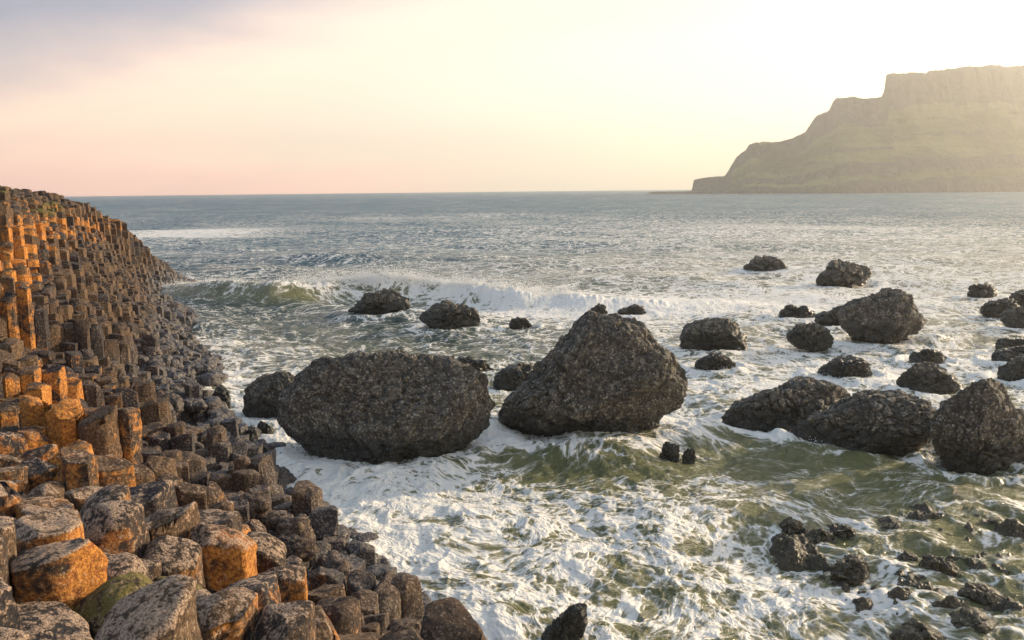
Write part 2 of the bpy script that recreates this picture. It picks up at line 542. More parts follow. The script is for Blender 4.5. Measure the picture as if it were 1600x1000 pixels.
def ground_h(X, Y):
    X = np.asarray(X, float); Y = np.asarray(Y, float)
    Q = warp(X.ravel(), Y.ravel())
    out = np.empty(len(Q))
    for s in range(0, len(Q), 20000):
        q = Q[s:s + 20000]
        d = np.linalg.norm(q[:, None] - TP[None], axis=2)
        out[s:s + 20000] = -d @ TW[:-3] + TW[-3] + q @ TW[-2:]
    return out.reshape(X.shape)


# ------------------------------------------------------------------ basalt columns
PITCH_C = 0.47          # spacing of the big columns of the near terrace
PITCH_F = 0.37          # spacing of the columns farther on
NEAR_R = 9.0


def corner(i, j, k, PITCH_C):
    """jittered corner k (0/1) of the honeycomb cell lattice at (i, j)"""
    ii = np.array([i]); jj = np.array([j]); kk = np.array([k])
    x = PITCH_C * (i + 0.5 * (j & 1))
    y = PITCH_C * 0.866 * j
    if k == 0:
        y += PITCH_C * 0.577
    else:
        y -= PITCH_C * 0.577
    a = _hash(ii, jj, kk, 11)[0] * math.tau
    r = _hash(ii, jj, kk, 12)[0] * 0.25 * PITCH_C
    return (x + r * math.cos(a), y + r * math.sin(a))


def cell_corners(i, j, P_):
    def corner_(a, b, c):
        return corner(a, b, c, P_)
    o = j & 1
    # top, upper-right, lower-right, bottom, lower-left, upper-left
    return [corner_(i, j, 0), corner_(i + o, j + 1, 1), corner_(i + o, j - 1, 0), corner_(i, j, 1), corner_(i + o - 1, j - 1, 0), corner_(i + o - 1, j + 1, 1)]


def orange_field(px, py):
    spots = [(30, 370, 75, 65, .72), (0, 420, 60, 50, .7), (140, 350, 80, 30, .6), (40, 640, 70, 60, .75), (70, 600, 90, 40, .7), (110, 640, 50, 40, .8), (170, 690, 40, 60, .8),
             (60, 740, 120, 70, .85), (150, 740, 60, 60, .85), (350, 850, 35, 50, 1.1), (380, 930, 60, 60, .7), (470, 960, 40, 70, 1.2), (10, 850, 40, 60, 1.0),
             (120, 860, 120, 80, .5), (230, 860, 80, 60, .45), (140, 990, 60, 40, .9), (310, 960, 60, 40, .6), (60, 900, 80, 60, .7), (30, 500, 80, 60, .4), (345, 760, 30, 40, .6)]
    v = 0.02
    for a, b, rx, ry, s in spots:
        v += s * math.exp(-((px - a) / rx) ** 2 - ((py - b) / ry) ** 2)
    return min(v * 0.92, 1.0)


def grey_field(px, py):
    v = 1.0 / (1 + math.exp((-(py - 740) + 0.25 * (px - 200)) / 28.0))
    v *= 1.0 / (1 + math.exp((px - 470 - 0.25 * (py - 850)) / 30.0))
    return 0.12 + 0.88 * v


def moss_field(px, py):
    spots = [(275, 915, 35, 25, .9), (10, 865, 25, 40, .6), (195, 930, 30, 25, .7), (75, 325, 25, 12, .9), (5, 300, 25, 15, .8), (0, 410, 50, 40, .55), (60, 330, 60, 12, .5)]
    v = 0.0
    for a, b, rx, ry, s in spots:
        v += s * math.exp(-((px - a) / rx) ** 2 - ((py - b) / ry) ** 2)
    return min(v, 1.0)


def build_column(cor, ztop, tilt, zbot, tier, seed, cast=None, broken=0.0):
    """closed prism with worn edges; returns verts, quads/tris, top flag"""
    cor = np.array(cor)
    c = cor.mean(0)
    size = np.linalg.norm(cor - c, axis=1).mean()
    per = {0: 8, 1: 3, 2: 1}[tier]
    ring = []
    for k in range(6):
        a, b = cor[k], cor[(k + 1) % 6]
        for t in range(per):
            ring.append(a + (b - a) * t / per)
    ring = np.array(ring) - c
    n = len(ring)
    # rounding of the plan
    ang = np.arctan2(ring[:, 1], ring[:, 0])
    rad = np.linalg.norm(ring, axis=1)
    rr = random.Random(seed)
    rnd_amt = rr.uniform(-0.05, 0.35) if tier < 2 else 0.0
    rad2 = rad * (1 - rnd_amt) + rnd_amt * rad.mean() * 0.97
    ring = ring / rad[:, None] * rad2[:, None]
    gap = 0.965 if tier else 0.96
    bev = size * rr.uniform(0.04, 0.15)
    if tier == 0:
        prof = [(1.0, bev * 1.0)]
        prof = []
        for s in (0.0, 0.14, 0.28, 0.42, 0.55, 0.67, 0.78, 0.88):
            prof.append((s * (1 - bev / size), 0.0))
        for a_ in (0, 30, 60, 90):
            ar = math.radians(a_)
            prof.append((1 - bev / size * (1 - math.sin(ar)), -bev * (1 - math.cos(ar))))
        z = -bev
        joint = rr.uniform(0.25, 0.7)
        while z > zbot - ztop:
            z -= 0.05
            prof.append((1.0, z))
    elif tier == 1:
        prof = [(0.0, 0.0), (0.5, 0.0), (1 - bev / size, 0.0), (1 - bev * 0.3 / size, -bev * 0.3), (1.0, -bev)]
        z = -bev
        while z > zbot - ztop:
            z -= 0.28
            prof.append((1.0, z))
    else:
        prof = [(0.0, 0.0), (0.82, 0.0), (1.0, -bev * 0.7), (1.0, zbot - ztop)]
    V = []; T = []
    for s, dz in prof:
        if s == 0.0:
            V.append((c[0], c[1], ztop)); T.append(1.0)
            continue
        for k in range(n):
            x, y = ring[k] * s * gap
            f = max(0.0, 1 + dz / 0.5)
            zt = ztop + dz + (tilt[0] * x + tilt[1] * y) * f
            if s < 0.9 or dz > -bev * 1.01:
                zt += rr_dome * (0.0)
            V.append((c[0] + x, c[1] + y, zt)); T.append(1.0 if dz > -bev * 0.6 else 0.0)
    V = np.array(V); T = np.array(T)
    Fc = []
    for k in range(n):
        Fc.append((0, 1 + k, 1 + (k + 1) % n))
    nr = len(prof) - 1
    for r in range(nr - 1):
        a = 1 + r * n; b = a + n
        for k in range(n):
            Fc.append((a + k, b + k, b + (k + 1) % n, a + (k + 1) % n))
    # dish or dome of the top, worn surface
    d = np.linalg.norm(V[:, :2] - c, axis=1) / size
    dome = rr.uniform(-0.04, 0.09)
    V[:, 2] += T * dome * (1 - np.clip(d, 0, 1) ** 2) * (size / 0.25)
    if tier == 0:
        nx = fbm(V[:, 0] * 5, V[:, 1] * 5, V[:, 2] * 5, 4, seed % 97)
        nz = fbm(V[:, 0] * 4, V[:, 1] * 4, V[:, 2] * 4, 4, seed % 89 + 40)
        rx_ = V[:, :2] - c
        V[:, :2] += rx_ * (nx * 0.16)[:, None] * np.clip(d, 0, 1)[:, None]
        V[:, 2] += nz * 0.045 * np.where(T > 0, 1.0, 0.5)
        # planes where corners have split off
        for q in range(rr.choice((1, 2, 2, 3))):
            aa = rr.uniform(0, math.tau); el = math.radians(rr.uniform(25, 65))
            pn = np.array([math.cos(aa) * math.cos(el), math.sin(aa) * math.cos(el), math.sin(el)])
            org = np.array([c[0], c[1], ztop])
            off_ = size * rr.uniform(0.30, 0.62)
            s_ = (V - org) @ pn - off_ - nx * 0.02
            V = V - np.clip(s_, 0, None)[:, None] * pn
        # chipped corner
        if broken > 0:
            pl = np.array([math.cos(broken * 40), math.sin(broken * 40)])
            s_ = (V[:, :2] - c) @ pl / size
            cut = np.clip(s_ - 0.15 + 0.25 * nx, 0, 1)
            V[:, 2] -= cut * broken * T * 0.5
        # cross joints of the column
        jz = (ztop - V[:, 2]) / joint
        g_ = np.exp(-((jz - np.round(jz)) / 0.06) ** 2) * (jz > 0.5)
        V[:, :2] -= rx_ * (g_ * 0.07)[:, None]
    elif tier == 1:
        nx = fbm(V[:, 0] * 4, V[:, 1] * 4, V[:, 2] * 4, 3, seed % 97)
        V[:, :2] += (V[:, :2] - c) * (nx * 0.25)[:, None]
        V[:, 2] += nx * 0.06
        for q in range(rr.choice((0, 1, 2, 2))):
            aa = rr.uniform(0, math.tau); el = math.radians(rr.uniform(15, 60))
            pn = np.array([math.cos(aa) * math.cos(el), math.sin(aa) * math.cos(el), math.sin(el)])
            s_ = (V - np.array([c[0], c[1], ztop])) @ pn - size * rr.uniform(0.1, 0.6)
            V = V - np.clip(s_, 0, None)[:, None] * pn
    else:
        V[:, 2] += (vnoise(V[:, 0] * 5, V[:, 1] * 5, V[:, 2] * 2, seed % 97)) * 0.05 * T
    return V, Fc, T


rr_dome = 0.0

cols = []
def lattice(P_, near):
    i0, i1 = int(-62 / P_), int(4 / P_)
    j0, j1 = int(1.5 / (P_ * .866)), int(70 / (P_ * .866))
    i_, j_ = np.meshgrid(np.arange(i0, i1), np.arange(j0, j1))
    i_ = i_.ravel(); j_ = j_.ravel()
    x = P_ * (i_ + 0.5 * (j_ & 1)); y = P_ * .866 * j_
    d = np.hypot(x, y)
    gz = ground_h(x, y)
    big = (d < NEAR_R) & (gz > 2.35)
    k = (x > -0.80 * y - 2.5) & (d > 2.6) & (big if near else ~big)
    return i_[k], j_[k], x[k], y[k], np.full(k.sum(), P_)


L1, L2 = lattice(PITCH_C, True), lattice(PITCH_F, False)
I, J, CX, CY, PP = [np.concatenate([u, v]) for u, v in zip(L1, L2)]
GH = ground_h(CX, CY)
STEP = 1.5
ph_ = GH / STEP + fbm(CX * 0.16, CY * 0.16, None, 3, 71) * 1.6 + fbm(CX * 0.7, CY * 0.7, None, 2, 72) * 0.25
fr_ = ph_ - np.floor(ph_)
terr = (sstep(fr_, 0.40, 0.60) - fr_) * STEP
dd_ = np.hypot(CX, CY)
GH = GH + terr * sstep(dd_, 8.0, 13.0) * (1 - 0.85 * sstep(dd_, 23.0, 30.0)) * np.clip(GH / 0.8, 0, 1)
cl1 = fbm(CX * 0.55, CY * 0.55, None, 3, 3)
cl2 = vnoise(CX * 1.6, CY * 1.6, None, 5)
dist = np.hypot(CX, CY)
rough = np.where(dist < 10, 1.0, 0.62 - 0.30 * sstep(dist, 24, 34))
hr = _hash(I, J, I * 0, 21)
cl3 = vnoise(CX * 0.9 + 7, CY * 0.9, None, 8)
hr2 = _hash(I, J, I * 0, 22)
TZ = GH + np.where(PP > .5, (hr - .5) * .25, 0) + (cl1 * 0.40 + np.round(cl3 * 2.2) * 0.17 + cl2 * 0.10) * rough + ((hr - 0.5) * 0.34 - (hr > 0.86) * (0.25 + 0.5 * hr2) + (hr2 > 0.95) * 0.25) * np.where(dist > 25, 0.55, 1.0)
lowz = np.clip(GH / 1.0, 0, 1)
ok = (TZ > -0.35) & (GH > -0.45)
# keep nothing taller than the sight line right in front of the lens
TZ = np.where(dist < 4.5, np.minimum(TZ, 3.9), TZ)
order = np.argsort(dist)
colset = []
for k in order:
    if not ok[k]:
        continue
    px, py, dep = project((CX[k], CY[k], TZ[k]))
    if dep < 0.5 or px < -420 or py > 1500:
        continue
    colset.append((k, px, py, dep))
print('columns', len(colset))


def col_record(k, px, py, dep):
    i, j = int(I[k]), int(J[k])
    tier = 0 if dep < 11 else (1 if dep < 26 else 2)
    cor = cell_corners(i, j, float(PP[k]))
    seed = (i * 7919 + j * 104729) & 0xFFFF
    r = random.Random(seed)
    tl = 0.34 if tier == 0 else 0.24
    tilt = (r.uniform(-tl, tl), r.uniform(-tl, tl))
    broken = r.uniform(0.2, 0.6) if r.random() < 0.4 else 0.0
    zb = TZ[k] - (1.3 if tier == 0 else 2.4)
    V, Fc, T = build_column(cor, TZ[k], tilt, zb, tier, seed, None, broken)
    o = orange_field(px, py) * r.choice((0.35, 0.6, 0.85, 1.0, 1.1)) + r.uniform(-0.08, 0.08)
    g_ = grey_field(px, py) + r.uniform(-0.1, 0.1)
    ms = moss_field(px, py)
    return V, Fc, T, (o, g_, ms), r.random()


# visible size decides which columns are individual
def pix_area(rec):
    k, px, py, dep = rec
    if px < -30 or px > 760 or py > 1060 or py < 280:
        return 0.0
    return 1.0 / dep ** 2


vis = sorted(colset, key=pix_area, reverse=True)
indiv = vis[:290]
indiv_ids = {r[0] for r in indiv}
bulkV, bulkF, bulkT, bulkTint, bulkR = [], [], [], [], []
off = 0
column_info = []
for rec in colset:
    k, px, py, dep = rec
    V, Fc, T, tint, rv = col_record(*rec)
    if k in indiv_ids:
        base = np.array([CX[k], CY[k], V[:, 2].min()])
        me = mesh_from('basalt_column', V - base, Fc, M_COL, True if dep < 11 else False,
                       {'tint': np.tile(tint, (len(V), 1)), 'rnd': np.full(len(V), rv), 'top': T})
        ob = link('basalt_column', me, loc=base)
        column_info.append((ob, px, py, dep, TZ[k], tint))
    else:
        bulkV.append(V); bulkF += [tuple(off + q for q in f) for f in Fc]
        bulkT.append(T); bulkTint.append(np.tile(tint, (len(V), 1))); bulkR.append(np.full(len(V), rv))
        off += len(V)
me = mesh_from('basalt_columns', np.concatenate(bulkV), bulkF, M_COL, False,
               {'tint': np.concatenate(bulkTint), 'rnd': np.concatenate(bulkR), 'top': np.concatenate(bulkT)})
link('basalt_column_mass', me, 'packed mass of weathered brown basalt columns climbing the headland on the left', 'rock columns', None, 'stuff')

ORD = ('first second third fourth fifth sixth seventh eighth ninth tenth eleventh twelfth thirteenth fourteenth fifteenth sixteenth seventeenth '
       'eighteenth nineteenth twentieth').split()
ORD += ['twenty-' + w for w in ORD[:9]] + ['thirtieth'] + ['thirty-' + w for w in ORD[:9]] + ['fortieth'] + ['forty-' + w for w in ORD[:9]]
rows = {}
for rec in column_info:
    rows.setdefault(int((1075 - rec[2]) // 38), []).append(rec)
for rn, (rk, row) in enumerate(sorted(rows.items())):
    row.sort(key=lambda q: q[1])
    for q, (ob, px, py, dep, z, tint) in enumerate(row):
        o_, g_, ms = tint
        if ms > .5: look = 'moss topped column'
        elif o_ > .55 and g_ > .5: look = 'column with orange sides and grey top'
        elif o_ > .45: look = 'orange lichened column'
        elif g_ > .55: look = 'grey lichened column'
        elif z < 1.0: look = 'dark damp column'
        else: look = 'plain brown column'
        ob['category'] = 'rock column'
        ob['kind'] = 'thing'
        ob['group'] = 'basalt columns of the near shore'
        ob['label'] = look + ', ' + ORD[min(q, 48)] + ' from the left in the ' + ORD[rn] + ' row up'

# bedrock under the columns
ga = np.linspace(-0.98, 0.35, 150); gr = np.exp(np.linspace(math.log(1.2), math.log(90), 170))
A_, R_ = np.meshgrid(ga, gr)
BX = R_ * np.sin(A_); BY = R_ * np.cos(A_)
BZ = ground_h(BX, BY) - 0.65
BZ = np.maximum(BZ, -2.5)
idx = np.arange(BX.size).reshape(BX.shape)
quads = np.stack([idx[:-1, :-1], idx[:-1, 1:], idx[1:, 1:], idx[1:, :-1]], -1).reshape(-1, 4)
Vb = np.stack([BX.ravel(), BY.ravel(), BZ.ravel()], 1)
me = mesh_from('ground', Vb, quads, M_COL, True, {'tint': np.tile((0.1, 0.1, 0.0), (len(Vb), 1)), 'rnd': np.full(len(Vb), 0.4), 'top': np.zeros(len(Vb))})
link('ground', me, kind='structure')

# ------------------------------------------------------------------ boulders in the surf
import bmesh
_ico = {}


def ico(sub):
    if sub not in _ico:
        bm = bmesh.new()
        bmesh.ops.create_icosphere(bm, subdivisions=sub, radius=1.0)
        V = np.array([v.co[:] for v in bm.verts])
        F_ = np.array([[v.index for v in f.verts] for f in bm.faces])
        bm.free()
        _ico[sub] = (V, F_)
    return _ico[sub]


FOOT = []          # footprints for the foam


def boulder(outline, base_py, sub=5, knob=0.22, rough=1.0, depth=0.62, seed=1, name='sea_boulder', label='', group='dark boulders standing in the surf', cat='boulder', mat=None):
    """solid boulder: outline gives its side view at its own distance, depth its thickness"""
    ol = np.array(outline, float)
    x0, x1 = ol[:, 0].min(), ol[:, 0].max()
    base_py = base_py + 0.10 * (base_py - ol[:, 1].min())
    front = at_z((x0 + x1) / 2, base_py, 0.0)
    w = (x1 - x0) / FPX * front[1]
    dr = w * 0.5 * depth
    yc = front[1] + dr * 0.75
    pts = np.array([at_y(a, b, yc) for a, b in ol])
    cx = (pts[:, 0].min() + pts[:, 0].max()) / 2
    zt = pts[:, 2].max()
    zb = min(pts[:, 2].min(), -0.25 * zt) - 0.15 * zt
    cz_ = max(0.0, zt * 0.30)
    P = (pts[:, [0, 2]] - (cx, cz_))
    P[:, 1] = np.where(P[:, 1] < 0, P[:, 1] * 1.25, P[:, 1])
    ang = np.arctan2(P[:, 1], P[:, 0]); rad = np.hypot(P[:, 0], P[:, 1])
    o = np.argsort(ang); ang = ang[o]; rad = rad[o]
    ang = np.concatenate([ang - math.tau, ang, ang + math.tau]); rad = np.tile(rad, 3)
    U, F_ = ico(sub)
    # turn sphere so that poles do not matter
    th = np.arctan2(U[:, 2], U[:, 0])
    R = np.interp(th, ang, rad)
    # smooth the outline a little
    R = 0.5 * R + 0.25 * (np.interp(th - 0.12, ang, rad) + np.interp(th + 0.12, ang, rad))
    rxz = np.hypot(U[:, 0], U[:, 2])
    rxz = rxz ** 0.85
    V = np.stack([R * np.cos(th) * rxz, dr * np.sign(U[:, 1]) * np.abs(U[:, 1]) ** 0.9, R * np.sin(th) * rxz], 1)
    # broad fracture faces
    fr = random.Random(seed * 31 + 5)
    e0 = (V[:, 0].min(), V[:, 0].max(), V[:, 2].max())
    for q in range(20):
        pn = np.array([fr.gauss(0, 1), fr.gauss(0, 1.3), fr.gauss(0, 1)]); pn /= np.linalg.norm(pn)
        dots = V @ pn
        lim = dots.max() * fr.uniform(0.66, 0.88) if abs(pn[1]) > .45 else dots.max() * fr.uniform(0.92, 0.99)
        V = V - (np.clip(dots - lim, 0, None) * 0.9)[:, None] * pn
    e1 = (V[:, 0].min(), V[:, 0].max(), V[:, 2].max())
    V[:, 0] = e0[0] + (V[:, 0] - e1[0]) * (e0[1] - e0[0]) / (e1[1] - e1[0])
    V[:, 2] = np.where(V[:, 2] > 0, V[:, 2] * e0[2] / e1[2], V[:, 2])
    N = V / np.linalg.norm(V, axis=1)[:, None]
    S = max(w, 0.4)
    Q = V + (seed * 13.7, seed * 7.1, seed * 3.3)
    low = fbm(Q[:, 0] / S * 3, Q[:, 1] / S * 3, Q[:, 2] / S * 3, 3, seed)
    V = V + N * (low * 0.07 * S * rough)[:, None] * (0.4 + 0.6 * np.abs(N[:, 1]))[:, None]
    wj = np.stack([vnoise(Q[:, 0] * 3, Q[:, 1] * 3, Q[:, 2] * 3, 50 + k) for k in range(3)], 1) * 0.12
    f1, f2, rv = worley((Q + wj) / knob, seed)
    crack = 1 - sstep(f2 - f1, 0.02, 0.22)
    b1, b2, bv = worley((Q + wj * 2) / (knob * 3.2), seed + 31)
    V = V + N * ((bv - 0.5) * knob * 0.55 - b1 * knob * 0.3 + knob * .15)[:, None] * rough * min(1.0, w / (knob * 9))
    V = V + N * ((rv - 0.5) * knob * 0.38 - crack * knob * 0.24 - f1 * knob * 0.06)[:, None] * rough
    g1, g2, gv = worley((Q + wj) / (knob * 0.42), seed + 9)
    V = V + N * ((gv - 0.5) * knob * 0.12 - g1 * knob * 0.07)[:, None] * rough
    crack = np.maximum(crack * 0.9, (1 - sstep(g2 - g1, 0.0, 0.15)) * 0.4)
    loc = np.array([cx, yc, cz_])
    me = mesh_from(name, V, F_, mat or M_BLD, False, {'crack': crack})
    ob = link(name, me, label, cat, group, None, loc)
    FOOT.append((cx, yc, w * 0.5, dr))
    return ob


def low_rock(x0, y0, x1, y1, **kw):
    """outline from a box: left, top, right, base"""
    w = x1 - x0; h_ = y1 - y0
    r = random.Random(int(x0 * 7 + y0 * 3))
    pk = r.uniform(0.3, 0.6)
    o = [(x0, y1 - 0.15 * h_), (x0 + .10 * w, y1 - .45 * h_ * r.uniform(.8, 1.2)), (x0 + (pk - .18) * w, y0 + .2 * h_ * r.uniform(.5, 1.5)), (x0 + pk * w, y0), (x0 + (pk + .2) * w, y0 + .1 * h_ * r.uniform(.5, 2)),
         (x0 + .88 * w, y1 - .5 * h_ * r.uniform(.8, 1.2)), (x1, y1 - 0.1 * h_), (x0 + .85 * w, y1 + .05 * h_), (x0 + .5 * w, y1 + .12 * h_), (x0 + .12 * w, y1 + .05 * h_)]
    return boulder(o, y1, **kw)


boulder([(437, 615), (447, 592), (470, 575), (500, 563), (560, 554), (640, 555), (700, 563), (745, 573), (770, 590), (772, 612), (765, 640), (740, 665), (700, 690), (670, 703), (620, 713), (560, 716), (520, 711), (485, 695), (455, 665), (440, 640)],
        712, 6, 0.24, 1.0, 0.62, 1, label='largest round dark boulder, flat topped and undercut, left of the pointed one')
boulder([(765, 662), (775, 640), (800, 615), (838, 580), (860, 548), (895, 520), (903, 502), (920, 488), (945, 484), (975, 486), (1003, 497), (1022, 530), (1050, 545), (1066, 575), (1071, 600), (1060, 630), (1040, 650), (1000, 670), (950, 684), (880, 684), (820, 680), (780, 672)],
        682, 6, 0.26, 1.0, 0.65, 2, label='tall pointed pyramid shaped boulder in the middle of the surf')
boulder([(377, 635), (385, 610), (405, 592), (430, 583), (460, 585), (480, 610), (478, 645), (440, 660), (400, 657), (380, 648)], 657, 5, 0.22, 1.0, 0.7, 3,
        label='dark boulder tucked against the left side of the largest round boulder')
boulder([(768, 600), (780, 580), (800, 571), (830, 570), (860, 585), (860, 605), (820, 612), (780, 609)], 608, 5, 0.2, 1.0, 0.7, 4,
        label='low boulder half hidden behind the left foot of the pyramid shaped boulder')
low_rock(685, 556, 775, 580, sub=5, seed=5, label='flat low rock behind the right shoulder of the largest round boulder')
boulder([(540, 485), (548, 468), (575, 457), (600, 454), (630, 460), (645, 473), (648, 490), (620, 494), (580, 494), (550, 492)], 492, 5, 0.45, 1.0, 0.7, 6,
        label='brown rounded rock with a sunlit right end just in front of the breaking wave')
boulder([(653, 497), (665, 482), (690, 469), (712, 474), (740, 489), (752, 502), (740, 511), (700, 512), (665, 506)], 509, 5, 0.4, 1.0, 0.7, 7,
        label='low dark sloping rock right of the brown rock by the breaking wave')
low_rock(793, 496, 832, 511, sub=4, knob=.3, seed=8, label='small awash rock between the breaking wave rocks and the pyramid boulder')
low_rock(920, 473, 950, 492, sub=5, knob=.3, seed=9, label='small rock showing just above the tip of the pyramid boulder')
low_rock(958, 477, 1012, 489, sub=5, knob=.3, seed=10, label='low rock washed by foam right of the tip of the pyramid boulder')
boulder([(1160, 424), (1173, 409), (1193, 398), (1212, 401), (1220, 412), (1230, 422), (1200, 428), (1170, 428)], 425, 5, 0.6, 1.0, 0.7, 11,
        label='farthest rock in the bay, small and pointed, its right side sunlit')
boulder([(1271, 441), (1285, 425), (1300, 412), (1320, 406), (1345, 411), (1369, 424), (1355, 434), (1330, 440), (1300, 444)], 441, 5, 0.6, 1.0, 0.7, 12,
        label='low hump shaped rock farther out, second of the two below the headland')
boulder([(1057, 535), (1068, 517), (1084, 503), (1110, 498), (1142, 500), (1158, 513), (1171, 533), (1160, 544), (1110, 548), (1070, 545)], 545, 5, 0.3, 1.0, 0.75, 13,
        label='rounded domed boulder standing alone just right of the pyramid boulder')
low_rock(1084, 553, 1152, 577, sub=5, knob=.25, seed=14, label='jagged low rock below the lone domed boulder')
boulder([(1226, 528), (1240, 511), (1262, 503), (1285, 507), (1302, 522), (1305, 535), (1297, 543), (1260, 541), (1235, 537)], 541, 5, 0.28, 1.0, 0.75, 15,
        label='small domed boulder at the left foot of the big wedge shaped boulder')
boulder([(1307, 503), (1318, 482), (1335, 468), (1365, 458), (1400, 450), (1425, 452), (1440, 470), (1448, 492), (1443, 512), (1420, 522), (1390, 531), (1350, 529), (1318, 517)], 529, 5, 0.38, 1.0, 0.7, 16,
        label='big wedge shaped boulder with a steep right side in the middle distance')
low_rock(1272, 478, 1340, 505, sub=5, knob=.3, seed=17, label='low tail of rock against the left side of the wedge shaped boulder')
low_rock(1214, 476, 1276, 496, sub=5, knob=.3, seed=18, label='low awash rock left of the wedge shaped boulder')
boulder([(1273, 588), (1295, 570), (1318, 561), (1345, 562), (1360, 574), (1367, 584), (1340, 593), (1300, 593)], 592, 5, 0.24, 1.0, 0.75, 19,
        label='low oval rock ringed by foam below the wedge shaped boulder')
boulder([(1403, 602), (1408, 582), (1425, 569), (1450, 568), (1475, 580), (1495, 598), (1490, 612), (1465, 619), (1430, 614)], 615, 5, 0.24, 1.0, 0.75, 20,
        label='sunlit rock with a sloping top just behind the egg shaped boulder')
low_rock(1416, 543, 1482, 567, sub=5, knob=.25, seed=21, label='small low rock with bright foam beyond the sloping topped rock')
boulder([(1121, 657), (1132, 641), (1160, 625), (1190, 610), (1230, 599), (1275, 600), (1310, 614), (1338, 635), (1330, 658), (1280, 672), (1230, 680), (1165, 673)], 677, 6, 0.24, 1.0, 0.7, 22,
        label='long speckled low boulder left of the flat dark one')
boulder([(1243, 688), (1262, 665), (1300, 648), (1335, 628), (1390, 618), (1440, 627), (1475, 648), (1470, 672), (1440, 694), (1395, 710), (1340, 714), (1280, 706)], 710, 6, 0.24, 1.0, 0.6, 23,
        label='wide flat topped dark boulder between the long speckled one and the egg shaped one')
boulder([(1459, 695), (1464, 660), (1480, 625), (1502, 600), (1530, 588), (1560, 598), (1588, 632), (1606, 668), (1608, 705), (1590, 730), (1550, 745), (1510, 741), (1475, 722)], 738, 6, 0.24, 0.9, 0.75, 24,
        label='tall egg shaped boulder near the right edge of the photo')
boulder([(1575, 690), (1585, 650), (1605, 635), (1640, 650), (1665, 700), (1640, 735), (1600, 738)], 730, 5, 0.24, 0.9, 0.75, 25,
        label='boulder cut by the right edge touching the egg shaped boulder')
low_rock(1505, 443, 1562, 459, sub=5, knob=.4, seed=26, label='thin rock awash farthest out near the right edge')
low_rock(1570, 449, 1660, 478, sub=5, knob=.35, seed=27, label='rock at the right edge, highest and farthest of the cluster there')
low_rock(1529, 465, 1600, 490, sub=5, knob=.3, seed=28, label='low rock left of the right edge cluster of rocks')
low_rock(1560, 474, 1660, 512, sub=5, knob=.3, seed=29, label='dark rock at the right edge, front one of the farther cluster')
low_rock(1548, 527, 1620, 548, sub=5, knob=.25, seed=30, label='small jagged rock at the right edge between the two rock clusters')
low_rock(1545, 540, 1640, 570, sub=5, knob=.25, seed=31, label='low rock at the right edge just behind the nearer edge rock')
low_rock(1558, 555, 1650, 592, sub=5, knob=.25, seed=32, label='dark rounded rock at the right edge above the egg shaped boulder')
boulder([(1033, 722), (1034, 703), (1040, 694), (1050, 691), (1060, 696), (1063, 712), (1062, 726), (1048, 730)], 726, 5, 0.14, 1.0, 0.8, 33,
        label='small upright stump of rock in green water below the pyramid boulder')
low_rock(1064, 697, 1088, 728, sub=4, knob=.14, seed=34, label='smallest rock stub right beside the upright stump')
boulder([(846, 1012), (856, 985), (872, 965), (893, 944), (912, 946), (918, 962), (910, 985), (890, 1012)], 1005, 5, 0.14, 1.0, 0.8, 35,
        label='pointed wet rock poking from the foam at the bottom edge')
# wet ledge awash at lower right
LEDGE = [(1220, 792, 1256, 835), (1258, 812, 1306, 850), (1300, 805, 1336, 842), (1268, 850, 1300, 878), (1298, 850, 1362, 905), (1360, 800, 1425, 835), (1330, 785, 1375, 805), (1440, 845, 1500, 900), (1385, 850, 1440, 880),
         (1395, 895, 1470, 925), (1500, 905, 1570, 940), (1480, 945, 1560, 985), (1570, 870, 1650, 960), (1400, 965, 1480, 1005), (1520, 800, 1580, 830), (1460, 775, 1510, 795)]
# the reef that links them, breaking the surface in patches
gx_, gy_ = np.meshgrid(np.linspace(3.4, 12.5, 330), np.linspace(9.6, 16.8, 260))
_e = (1 - sstep(np.hypot((gx_ - 7.2) / 3.8, (gy_ - 13.0) / 3.2) + 0.30 * fbm(gx_ * .8, gy_ * .8, None, 3, 301), 0.6, 1.0))
_n = fbm(gx_ * 1.5, gy_ * 1.5, None, 5, 303, .6)
_r = 1 - np.abs(fbm(gx_ * 2.3 + 5, gy_ * 2.3, None, 4, 305, .55)) * 2
gz_ = _e * (0.05 + _n * 0.42 + _r * 0.08) - 0.7 * (1 - _e) - 0.15
_i = np.arange(gx_.size).reshape(gx_.shape)
_q = np.stack([_i[:-1, :-1], _i[:-1, 1:], _i[1:, 1:], _i[1:, :-1]], -1).reshape(-1, 4)
_me = mesh_from('reef', np.stack([gx_.ravel(), gy_.ravel(), gz_.ravel()], 1), _q, M_REEF, False, {'crack': sstep(-_r.ravel(), 0.0, .6)})
link('reef', _me, 'low reef of dark olive rock breaking the foam in patches at the lower right', 'reef', None, 'thing')
LLAB = {0: 'upright rock at the upper left corner of the reef', 1: 'rounded rock just right of the upper left corner rock of the reef', 2: 'third rock along the top left edge of the reef',
        4: 'largest rock at the left front of the reef, washed by cream foam', 5: 'flat rock at the top middle of the reef below the green water', 7: 'squat rock in the centre right of the reef',
        8: 'low sliver of rock in the middle of the reef', 10: 'wide low rock toward the bottom right corner of the photo', 11: 'rock close to the bottom edge near the right corner',
        13: 'rock cut by the bottom edge below the reef', 14: 'small lone rock at the top right of the reef'}
for q, (a, b, c_, d) in enumerate(LEDGE):
    if q in (3, 6, 9, 12, 15):
        continue
    low_rock(a - 5, b + (d - b) * .42, c_ + 5, d, sub=5, knob=.16, seed=40 + q, rough=.75, depth=1.0, mat=M_REEF, name='ledge_rock', cat='rock', group='wet rocks awash at the lower right',
             label='wet ' + LLAB[q])

